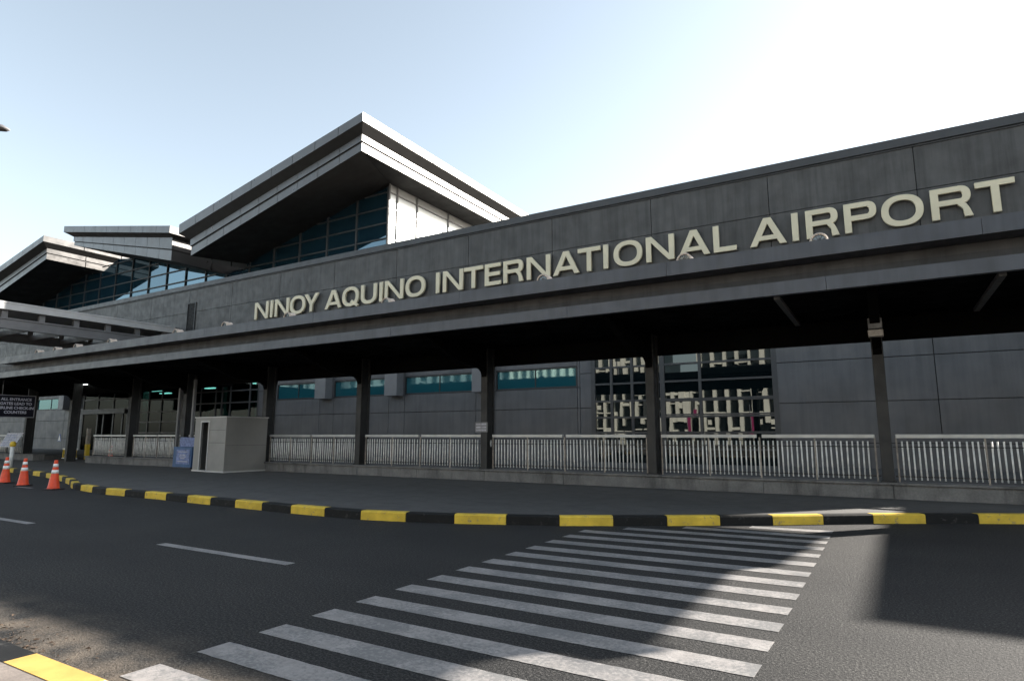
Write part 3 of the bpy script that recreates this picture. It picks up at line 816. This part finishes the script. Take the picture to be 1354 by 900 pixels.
# dome uplights on the canopy edge
upl = [(1084, 318, 'under the R of the last word'), (907, 344, 'under the last A of the third word'), (721, 370, 'under the middle N of the third word'), (514, 401, 'under the second word of the sign'), (384, 420, 'under the first word of the sign'),
       (301, 433, 'just left of the first letter'), (236, 441, 'just left of the narrow wall slot'), (149, 455, 'below the middle of the walkway canopy'), (104, 461, 'third from the far end of the canopy'), (77, 467, 'second from the far end of the canopy'), (53, 468, 'last at the far end of the canopy')]
proto = None
for px, py, where in upl:
    x = wall_x(px, 5.7, 14.35)
    lab = 'small ribbed dome uplight on the canopy edge, ' + where
    if proto is None:
        t = thing('uplight', lab, 'uplight', (x, 14.35, 5.655), 0, 'dome uplights along the canopy edge')
        # half-drum hood opening to the wall, ribbed
        p = MB(); r = .215; N = 14; Z = .13
        ring = lambda rr, y: [(rr * math.cos(math.pi * k / N), y, Z + rr * math.sin(math.pi * k / N)) for k in range(N + 1)]
        prof = [(.19, -.20), (.215, -.17), (.20, -.14), (.215, -.11), (.20, -.07), (.215, -.03), (.20, .02), (.215, .07), (.22, .12)]
        rings = [ring(a, y) for a, y in prof]
        for A, B in zip(rings[:-1], rings[1:]):
            for k in range(N): p.face([A[k], A[k + 1], B[k + 1], B[k]], 0, False)
        inn = ring(.16, -.19)
        for k in range(N): p.face([rings[0][k], rings[0][k + 1], inn[k + 1], inn[k]])
        p.build('hood', M['lamp_shell'], t, local=True)
        p = MB(); i2 = ring(.165, -.15); p.face(i2); p.build('lens', M['lamp_lens'], t, local=True)
        p = MB()
        for k in (2, 5, 7, 9, 12):
            a = math.pi * k / N; p.tube([(0.03 * math.cos(a), -.19, Z + .03 * math.sin(a)), (.175 * math.cos(a), -.20, Z + .175 * math.sin(a))], .008, 6)
        p.build('guard', M['steel'], t, local=True)
        p = MB(); p.box(-.23, .23, -.2, .14, .095, .13); p.box(-.04, .04, -.1, .05, 0, .095); p.build('bracket', M['steel'], t, local=True)
        proto = t
    else:
        t = copy_tree(proto); t.location.x = x; t['label'] = lab
    t.scale = (.86, .86, .86)

# ------------------------------------------------------------------ plinth wall and railings
def plinth(x0, x1, lab):
    t = thing('plinth_wall', lab, 'low wall', ((x0 + x1) / 2, 17.9, 0))
    b = MB(); x = x0
    while x < x1 - .1:
        x2 = min(x + 2.96, x1); b.box(x + .004, x2 - .004, 17.90, 18.5, .1, .50); x = x2
    b.build('wall_body', M['plinth'], t, bevel=.01)
    c_ = MB(); c_.box(x0 - .03, x1 + .02, 17.84, 18.54, .502, .56); c_.build('coping', M['plinth'], t, bevel=.012)
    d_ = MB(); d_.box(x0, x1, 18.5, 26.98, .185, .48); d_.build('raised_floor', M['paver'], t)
plinth(-38.4, 14.0, 'long stained grey concrete plinth wall under the railings, right of the entrance')
plinth(-66.0, -44.6, 'grey concrete plinth wall left of the entrance, behind the traffic cones')
bm_ = MB(); bm_.box(-.009, .009, -.009, .009, 0, 1.06); bal_me = None
names = ['right of the canopy column that carries the pale box', 'between the first and second canopy columns from the right', 'between the second and third canopy columns from the right', 'between the third and fourth canopy columns from the right', 'between the fourth canopy column from the right and the downpipe', 'directly behind the grey guard booth', 'behind the blue cabinet, left of the booth', 'right beside the entrance opening', None, 'left of the entrance, carrying the small triangular sign', 'farthest left, behind the hanging notice']
bays = list(zip(colx[1:], colx[:-1]))
for (a, b), where in zip(bays, names):
    if where is None: continue
    xa, xb = a + .15, b - .15
    if b == 4.0: xb = 3.85
    if 'beside the entrance' in where: xa = -38.3
    t = thing('railing', 'grey metal bar railing ' + where, 'railing', ((xa + xb) / 2, 18.2, .56), 0, 'bar railings along the plinth')
    p = MB(); n_ = max(1, round((xb - xa) / 2.9)); Ls = (xb - xa) / n_
    for i in range(n_):
        p.box(xa + i * Ls + .07, xa + (i + 1) * Ls - .07, 18.14, 18.27, 1.625, 1.72)
    p.build('top_rail', M['rail_top'], t, bevel=.008)
    p = MB(); p.box(xa, xb, 18.185, 18.215, .68, .715); p.box(xa, xb, 18.185, 18.215, 1.40, 1.425); p.build('cross_rail', M['column'], t)
    for i in range(n_ * 2 + 1):
        xp = xa + .08 + (xb - xa - .16) * i / (n_ * 2)
        p = MB(); p.box(xp - .019, xp + .019, 18.18, 18.22, .56, 1.64); p.build('post', M['rail_post'], t)
    k = 0; x = xa + .19
    while x < xb - .12 and k < 98:
        if bal_me is None:
            o = MB().tube([(0, 0, 0), (0, 0, .93)], .0185, 8).build('baluster', M['rail'], t, local=True); bal_me = o.data
        else:
            o = bpy.data.objects.new('baluster', bal_me); COL.objects.link(o); o.parent = t
        o.location = (x - t.location.x + random.uniform(-.006, .006), 0 - .0, .06); o.rotation_euler = (random.uniform(-.012, .012), random.uniform(-.014, .014), 0)
        x += .118; k += 1

# ------------------------------------------------------------------ guard booth
BO = thing('guard_booth', 'grey box-shaped guard booth with a narrow dark doorway on the sidewalk', 'booth', (-23.23, 16.01, .18), R(-4))
W_, D_, H_ = 2.4, 1.9, 2.28
p = MB()
p.box(-W_, -1.86, 0, .05, .06, H_ - .03); p.box(-1.30, 0, 0, .05, .06, H_ - .03); p.box(-1.86, -1.30, 0, .05, 2.06, H_ - .03)
p.box(-.05, 0, .05, D_, .06, H_ - .03); p.box(-W_, -W_ + .05, .05, D_, .06, H_ - .03); p.box(-W_ + .05, -.05, D_ - .05, D_, .06, H_ - .03)
p.build('wall', M['booth'], BO, local=True, bevel=.006)
p = MB(); p.box(-W_ - .03, .03, -.03, D_ + .03, H_ - .03, H_ + .01); p.build('roof', M['booth_trim'], BO, local=True)
p = MB(); p.box(-W_ - .02, .02, -.02, D_ + .02, 0, .06); p.build('base', M['booth_trim'], BO, local=True)
p = MB(); p.box(-1.92, -1.86, -.025, .06, .06, 2.12); p.box(-1.30, -1.24, -.025, .06, .06, 2.12); p.box(-1.86, -1.30, -.025, .06, 2.06, 2.12)
dfo = p.build('door_frame', M['booth_trim'], BO, local=True)
p = MB(); p.box(-1.83, -1.33, .5, .54, .08, 1.1); p.build('counter', M['dark'], dfo, local=True)
p = MB(); p.box(-W_ + .06, -.06, .9, .94, .07, 2.2); p.build('inner_wall', M['dark'], BO, local=True)
p = MB(); p.box(-1.3, -.03, -.004, .0, 1.2, 1.212); p.box(-1.3, -.03, -.004, 0, 1.72, 1.73); p.box(.001, .004, .05, D_ - .02, 1.1, 1.108); p.build('panel_seam', M['column'], BO, local=True)
# ------------------------------------------------------------------ blue cabinet
BL = thing('notice_cabinet', 'blue cabinet with a printed notice standing left of the grey booth', 'cabinet', (-28.1, 17.2, .18))
p = MB(); p.box(-.72, .72, 0, .5, 0, .98); p.build('cabinet_body', M['blue'], BL, local=True, bevel=.015)
p = MB(); p.box(-.45, .7, .12, .3, .985, 1.42); p.build('back_panel', M['poster_blue'], BL, local=True, bevel=.008)
p = MB(); p.box(-.42, .62, -.02, -.002, .2, .86); po = p.build('notice', M['poster_blue'], BL, local=True)
p = MB()
for z_, a, b in ((.74, -.3, .45), (.6, -.15, .3), (.52, -.2, .35), (.44, -.1, .25), (.30, -.32, .5)): p.box(a, b, -.026, -.021, z_, z_ + .035)
p.build('notice_lines', M['notice'], po, local=True)
p = MB(); p.box(-.74, .74, -.02, .52, -.0, .06); p.build('base', M['sign_black'], BL, local=True)

# ------------------------------------------------------------------ traffic cones
cones = [(-22.75, 9.78, 'rightmost orange cone with two white bands, beside the kerb curve'), (-25.3, 9.95, 'middle orange cone of the three on the road edge'), (-27.25, 10.15, 'orange cone cut by the left edge of the photo')]
c0 = None
for x, y, lab in cones + [(-38.75, 19.4, 'orange cone in the shade beside the entrance opening')]:
    zb = 0.0 if y < 15 else .18
    if c0 is None:
        t = thing('traffic_cone', lab, 'traffic cone', (x, y, zb), R(12), 'orange traffic cones')
        p = MB(); p.box(-.21, .21, -.21, .21, 0, .035); p.build('base', M['rubber'], t, local=True, bevel=.01)
        rad = lambda z: .165 - (.165 - .045) * (z - .035) / .87
        prof = [(rad(.035) + .02, .035), (rad(.06), .06), (rad(.45), .45), (rad(.62), .62), (rad(.76), .76), (rad(.86), .86), (.052, .865), (.055, .90), (.04, .915)]
        p = MB(); p.lathe(prof, seg=24); p.build('cone_body', M['cone'], t, local=True)
        for z0, z1 in ((.50, .61), (.70, .80)):
            p = MB(); p.lathe([(rad(z0) + .004, z0), (rad(z1) + .004, z1)], seg=24); p.build('white_band', M['cone_white'], t, local=True)
        c0 = t
    else:
        t = copy_tree(c0); t.location = (x, y, zb); t['label'] = lab; t.rotation_euler.z = random.uniform(0, 1.5)

# ------------------------------------------------------------------ bollard, entrance clutter
t = thing('bollard', 'short white bollard with a yellow top behind the cones', 'bollard', (-36.1, 13.6, .18))
MB().tube([(0, 0, 0), (0, 0, 1.0)], .085, 14).build('post', M['white'], t, local=True)
MB().lathe([(.11, .98), (.13, 1.02), (.13, 1.14), (.09, 1.2), (.05, 1.22)], seg=14).build('top', M['yellow'], t, local=True)
t = thing('yellow_post', 'yellow and grey upright post at the left side of the entrance', 'post', (-43.6, 20.4, .18))
MB().box(-.11, .11, -.11, .11, 0, .95).build('lower_post', M['yellow'], t, local=True, bevel=.01)
MB().box(-.10, .10, -.10, .10, .952, 1.95).build('upper_post', M['rail_post'], t, local=True, bevel=.01)
t = thing('barrier', 'low pale yellow slatted barrier left of the entrance', 'barrier', (-43.3, 19.3, .18))
p = MB()
p.box(-.9, .9, -.03, .03, .62, .72); p.box(-.9, .9, -.03, .03, .08, .14); p.build('frame', M['white'], t, local=True)
p = MB()
for i in range(9): p.box(-.86 + i * .2, -.78 + i * .2, -.02, .02, .14, .62)
p.build('slats', M['kerb_yellow'], t, local=True)
# notice board leaning on the left railing
t = thing('notice_board', 'pale printed notice board leaning below the hanging black sign', 'notice board', (-46.35, 17.35, .56))
p = MB(); p.prism([(-1.15, -.2, .42), (1.0, -.2, .42), (1.25, .1, 1.28), (-.9, .1, 1.28)], (0, .03, .0)); po = p.build('sheet', M['notice'], t, local=True)
p = MB()
for i in range(7):
    z_ = .52 + i * .1; f_ = (z_ - .42) / .86
    p.prism([(-1.0 + .25 * f_, -.205 + .3 * f_ - .004, z_), (random.uniform(.2, .85) + .25 * f_, -.205 + .3 * f_ - .004, z_), (random.uniform(.2, .85) + .25 * f_, -.205 + .3 * (f_ + .03) - .004, z_ + .03), (-1.0 + .25 * f_, -.205 + .3 * (f_ + .03) - .004, z_ + .03)], (0, .004, 0))
p.build('print', M['poster_blue'], po, local=True)
for xx in (1.25, -.9): MB().tube([(xx, .17, 0), (xx, .17, 1.35)], .035, 8).build('leg', M['steel'], t, local=True)
# small triangular sign on the railing
t = thing('triangle_sign', 'small pale triangular sign fixed on the railing left of the entrance', 'sign', (-41.75, 17.98, 1.35))
p = MB(); p.prism([(-.2, 0, 0), (.2, 0, 0), (.05, 0, .42), (-.05, 0, .42)], (0, .02, 0)); p.build('plate', M['poster_blue'], t, local=True)
p = MB(); p.prism([(-.14, -.006, .04), (.14, -.006, .04), (0, -.006, .34)], (0, .004, 0)); p.build('face', M['white'], t, local=True)
# small framed notice on the fourth column
t = thing('column_notice', 'small framed grey notice on the canopy column with a white oval sticker', 'notice', (-11.92, 17.94, 1.8))
p = MB(); p.box(-.25, .25, -.025, 0.009, 0, .34); p.build('plate', M['steel'], t, local=True)
p = MB()
for i in range(2):
    for j in range(3): p.box(-.21 + i * .22, -.02 + i * .22, -.03, -.026, .04 + j * .1, .10 + j * .1)
p.build('print', M['notice'], t, local=True)
t = tag(MB().build('oval_sticker', M['white']) if False else (lambda m: m.build('oval_sticker', M['white']))(MB().lathe([(.001, 0), (.055, 0), (.055, .008), (.001, .008)], seg=16)), 'small white oval sticker on the right side of a canopy column', 'sticker')
t.location = (-11.705, 18.2, 1.42); t.rotation_euler = (0, R(90), 0); t.scale = (2.2, 1, 1)
t.location.x = -11.708

# ------------------------------------------------------------------ hanging notice, faces +x
HS = thing('hanging_sign', 'black hanging notice with four lines of white capitals under the canopy', 'sign', (-41.0, 15.3, 2.68))
p = MB(); p.box(-.06, 0, -1.0, .94, 0, 1.19); p.build('panel', M['sign_black'], HS, local=True)
p = MB()
p.box(-.07, .012, -1.03, .97, 1.16, 1.2); p.box(-.07, .012, -1.03, .97, -.02, .02); p.box(-.07, .012, .94, .975, .02, 1.16); p.box(-.07, .012, -1.035, -1.0, .02, 1.16)
p.build('frame', M['sign_edge'], HS, local=True)
p = MB(); p.tube([(-.03, .6, 1.2), (-.03, .6, 2.04)], .02, 8); p.tube([(-.03, -.6, 1.2), (-.03, -.6, 2.04)], .02, 8); p.build('hanger', M['steel'], HS, local=True)
def text_mesh(txt, size, name, mat, parent, loc, rot, ext=.004):
    cu = bpy.data.curves.new('tmp', 'FONT'); cu.body = txt; cu.size = size; cu.align_x = 'CENTER'; cu.extrude = ext; cu.offset = .006
    ob = bpy.data.objects.new('tmp', cu); COL.objects.link(ob); bpy.context.view_layer.update()
    me = bpy.data.meshes.new_from_object(ob.evaluated_get(bpy.context.evaluated_depsgraph_get()))
    bpy.data.objects.remove(ob); bpy.data.curves.remove(cu)
    me.materials.clear(); me.materials.append(mat)
    o = bpy.data.objects.new(name, me); COL.objects.link(o); o.parent = parent; o.location = loc; o.rotation_euler = rot
    return o
for i, tx in enumerate(('ALL ENTRANCE', 'GATES LEAD TO', 'AIRLINE CHECK-IN', 'COUNTERS')):
    text_mesh(tx, .20, 'lettering', M['sign_text'], HS, (.006, .07, .90 - .235 * i), (R(90), 0, R(90)))

# ------------------------------------------------------------------ raised walkway canopy on the far left (runs away from the wall)
CURK = KW_
PG = thing('walkway_canopy', 'pale flat walkway roof on two beams jutting from the wall at far left', 'canopy', (-49, 19, 0))
XR, XL = -39.4, -45.6
p = MB(); p.box(XL - .3, XR, 6.0, 22.95, 8.28, 8.62); p.box(XL - .32, XR + .03, 5.97, 22.95, 8.62, 8.70); p.build('roof_plate', M['pergola'], PG, bevel=.01)
for xx in (XR - .35, XL + .1):
    p = MB(); p.box(xx - .12, xx + .12, 6.2, 22.95, 7.30, 7.36); p.box(xx - .12, xx + .12, 6.2, 22.95, 7.80, 7.88); p.box(xx - .04, xx + .04, 6.2, 22.95, 7.36, 7.80)
    p.box(xx + .04, xx + .06, 6.2, 22.95, 7.36, 7.80)
    p.build('beam', M['pergola_dark'], PG)
    y = 7.0
    while y < 22.5:
        q = MB(); q.prism([(xx - .10, y - .14, 7.88), (xx + .10, y - .14, 7.88), (xx + .10, y + .14, 7.88), (xx - .10, y + .14, 7.88)], (0, 0, .40)); q.build('stub_post', M['pergola_dark'], PG); y += 1.72
y = 7.0
while y < 22.5:
    q = MB(); q.box(XL + .22, XR - .47, y - .06, y + .06, 7.5, 7.8); q.build('cross_joist', M['pergola_dark'], PG); y += 1.72
for yy_ in (7.5,):
    for xx in (XR - .35, XL + .1):
        q = MB(); q.box(xx - .15, xx + .15, yy_ - .15, yy_ + .15, .25, 7.3); q.build('column', M['pergola_dark'], PG)

CURK = 1.0
# ------------------------------------------------------------------ street lamp, only its head tip enters the frame
SL = thing('street_lamp', 'street lamp whose dark flat head just enters the frame at upper left', 'street lamp', (-20.8, 1.2, 0))
MB().tube([(0, 0, 0), (0, 0, 1.0), (0, 0, 8.6)], [.11, .10, .06], 14).build('pole', M['steel'], SL, local=True)
MB().tube([(0, 0, 8.5), (.5, .9, 9.2), (1.6, 3.0, 9.45), (2.05, 4.1, 9.25)], [.055, .05, .045, .04], 10).build('arm', M['steel'], SL, local=True)
p = MB()
secs = [(-.02, .05, .05), (.12, .13, .10), (.4, .16, .12), (.62, .13, .085), (.74, .05, .02)]
dv = Vector((.75, .66, -.10)).normalized(); sv = Vector((-.66, .75, 0)).normalized(); b0 = Vector((2.36, 4.2, 9.18)) - dv * .0
n0 = len(p.v)
for d_, w_, h_ in secs:
    c_ = b0 + dv * d_
    for k in range(12):
        a = 2 * math.pi * k / 12; p.v.append(tuple(c_ + sv * w_ * math.cos(a) + Vector((0, 0, h_ * math.sin(a) * (1 if math.sin(a) > 0 else .55)))))
for i in range(len(secs) - 1):
    for k in range(12):
        p.f.append([i * 12 + k, i * 12 + (k + 1) % 12, (i + 1) * 12 + (k + 1) % 12, (i + 1) * 12 + k]); p.mi.append(0); p.sm.append(True)
p.f.append(list(range(12))[::-1]); p.f.append([48 + k for k in range(12)]); p.mi += [0, 0]; p.sm += [False, False]
p.build('lamp_head', M['steel'], SL, local=True)

# ------------------------------------------------------------------ off-frame: a block added to cast shade, and buildings mirrored in the glass
AN = thing('shadow_block', 'unseen grey concrete block added right of the terminal to shade the road', 'building', (18, 30, 0))
p = MB(); p.prism([(11.0, 20.3, 0), (30, 20.3, 0), (30, 40, 0), (11.4, 40, 0)], (0, 0, 7.0)); p.build('wall', M['ann'], AN, bevel=.02)
p = MB(); p.prism([(11.0, 20.3, 7.002), (30, 20.3, 7.002), (30, 40, 7.002), (11.4, 40, 7.002)], (0, 0, .02)); p.build('roof', M['roof_top'], AN)
for i in range(4):
    q = MB(); q.box(12.4 + i * 4.2, 15.2 + i * 4.2, 20.24, 20.32, 3.6, 5.2); fo = q.build('window', M['frame'], AN)
    q = MB(); q.box(12.5 + i * 4.2, 15.1 + i * 4.2, 20.22, 20.238, 3.7, 5.1); q.build('pane', M['hotel_window'], fo)

def hotel(x0, x1, ys, h, nb, lab, floors, pw=.5, mat='hotel'):
    t = thing('opposite_building', lab, 'building', ((x0 + x1) / 2, ys, 0), 0, 'pale buildings across the road')
    p = MB(); p.box(x0, x1, ys - 12, ys - .6, 0, h - .1); p.build('core', M['hotel_window'], t)
    w = MB(); bw = (x1 - x0) / nb
    pws = [pw * random.choice((.45, .7, 1.0, 1.5)) for i in range(nb + 1)]
    for i in range(nb + 1): w.box(x0 + i * bw - pws[i], x0 + i * bw + pws[i], ys - .6, ys, 0 if random.random() < .7 else 3.2, h)
    fh = h / floors
    for k in range(1, floors + 1):
        for i in range(nb):
            if random.random() < .72: w.box(x0 + i * bw + pws[i] + .01, x0 + (i + 1) * bw - pws[i + 1] - .01, ys - .58, ys - .12, k * fh - random.choice((.2, .4, .9)), k * fh - .02)
    w.build('wall', M[mat], t)
    c_ = MB()
    for i in range(nb):
        if random.random() < .75:
            k = random.randrange(floors); c_.box(x0 + i * bw + pw + .05, x0 + i * bw + bw * .55, ys - .55, ys - .3, k * fh + .4, k * fh + fh * .45)
    c_.build('infill_panel', M[mat], t)
    return t
hotel(-23.3, -9, -42, 23, 8, 'tall pale pillared building across the road, mirrored right in the glazed bay', 9, .34)
hotel(-31, -23.6, -43, 12, 5, 'low pale building across the road, mirrored in the middle of the glazed bay', 6, .34)
hotel(-60, -31.5, -46, 17, 16, 'pale building across the road, mirrored left in the glazed bay', 7, .34)
hotel(-128, -62, -50, 19, 22, 'long pale building across the road, mirrored in the strip windows', 5, .5, 'hotel_grey')
hotel(-7, 40, -48, 13, 14, 'wide pale building across the road, behind the photographer', 4)
for x, y, z0, lab in ((-22.1, -30, 1.5, 'magenta banner on a post, mirrored left in the glazed bay'), (-14.6, -30, 1.5, 'magenta banner on a post, mirrored right in the glazed bay')):
    t = thing('banner', lab, 'banner', (x, y, 0), 0, 'magenta banners mirrored in the glass')
    MB().tube([(0, 0, 0), (0, 0, 5.6)], .05, 8).build('pole', M['steel'], t, local=True)
    MB().box(.06, .5, -.015, .015, z0, z0 + 3.0).build('cloth', M['magenta'], t, local=True)

# ------------------------------------------------------------------ camera
cam = bpy.data.cameras.new('camera'); co = bpy.data.objects.new('camera', cam); COL.objects.link(co)
cam.sensor_fit = 'HORIZONTAL'; cam.sensor_width = 36; cam.lens = CAMF / 1354 * 36
cam.clip_start = .05; cam.clip_end = 3000
co.location = (0, 0, HC)
co.rotation_euler = Matrix((rt, upv, -fw)).transposed().to_euler()
sc.camera = co

# ------------------------------------------------------------------ light
EL = 21.8; sd = Vector((.645, .764, 0)).normalized(); sd = Vector((sd.x * math.cos(R(EL)), sd.y * math.cos(R(EL)), math.sin(R(EL))))
w = bpy.data.worlds.new('World'); sc.world = w; w.use_nodes = True
nt = w.node_tree; bg = nt.nodes['Background']
sky = nt.nodes.new('ShaderNodeTexSky'); sky.sky_type = 'NISHITA'; sky.sun_disc = False
sky.sun_elevation = R(EL); sky.sun_rotation = math.atan2(sd.x, sd.y)
sky.air_density = 1.0; sky.dust_density = 1.1; sky.ozone_density = 1.0; sky.altitude = 0
hs = nt.nodes.new('ShaderNodeHueSaturation'); hs.inputs['Saturation'].default_value = 0.55; hs.inputs['Hue'].default_value = 0.485
nt.links.new(sky.outputs[0], hs.inputs['Color']); nt.links.new(hs.outputs[0], bg.inputs['Color']); bg.inputs['Strength'].default_value = 0.072
sl_ = bpy.data.lights.new('sun', 'SUN'); so_ = bpy.data.objects.new('sun', sl_); COL.objects.link(so_)
sl_.energy = 5.0; sl_.angle = R(0.55); sl_.color = (1.0, .93, .84)
so_.rotation_euler = sd.to_track_quat('Z', 'Y').to_euler()
so_.location = (40, 40, 40)
vs = sc.view_settings; vs.view_transform = 'Standard'; vs.look = 'None'; vs.exposure = 2.2; vs.gamma = 1.0
try: vs.use_curve_mapping = False
except Exception: pass
sc.render.engine = 'CYCLES'
sc.cycles.max_bounces = 6; sc.cycles.diffuse_bounces = 3; sc.cycles.glossy_bounces = 3; sc.cycles.transparent_max_bounces = 8
sc.cycles.use_denoising = True
sc.cycles.sample_clamp_direct = 1.2
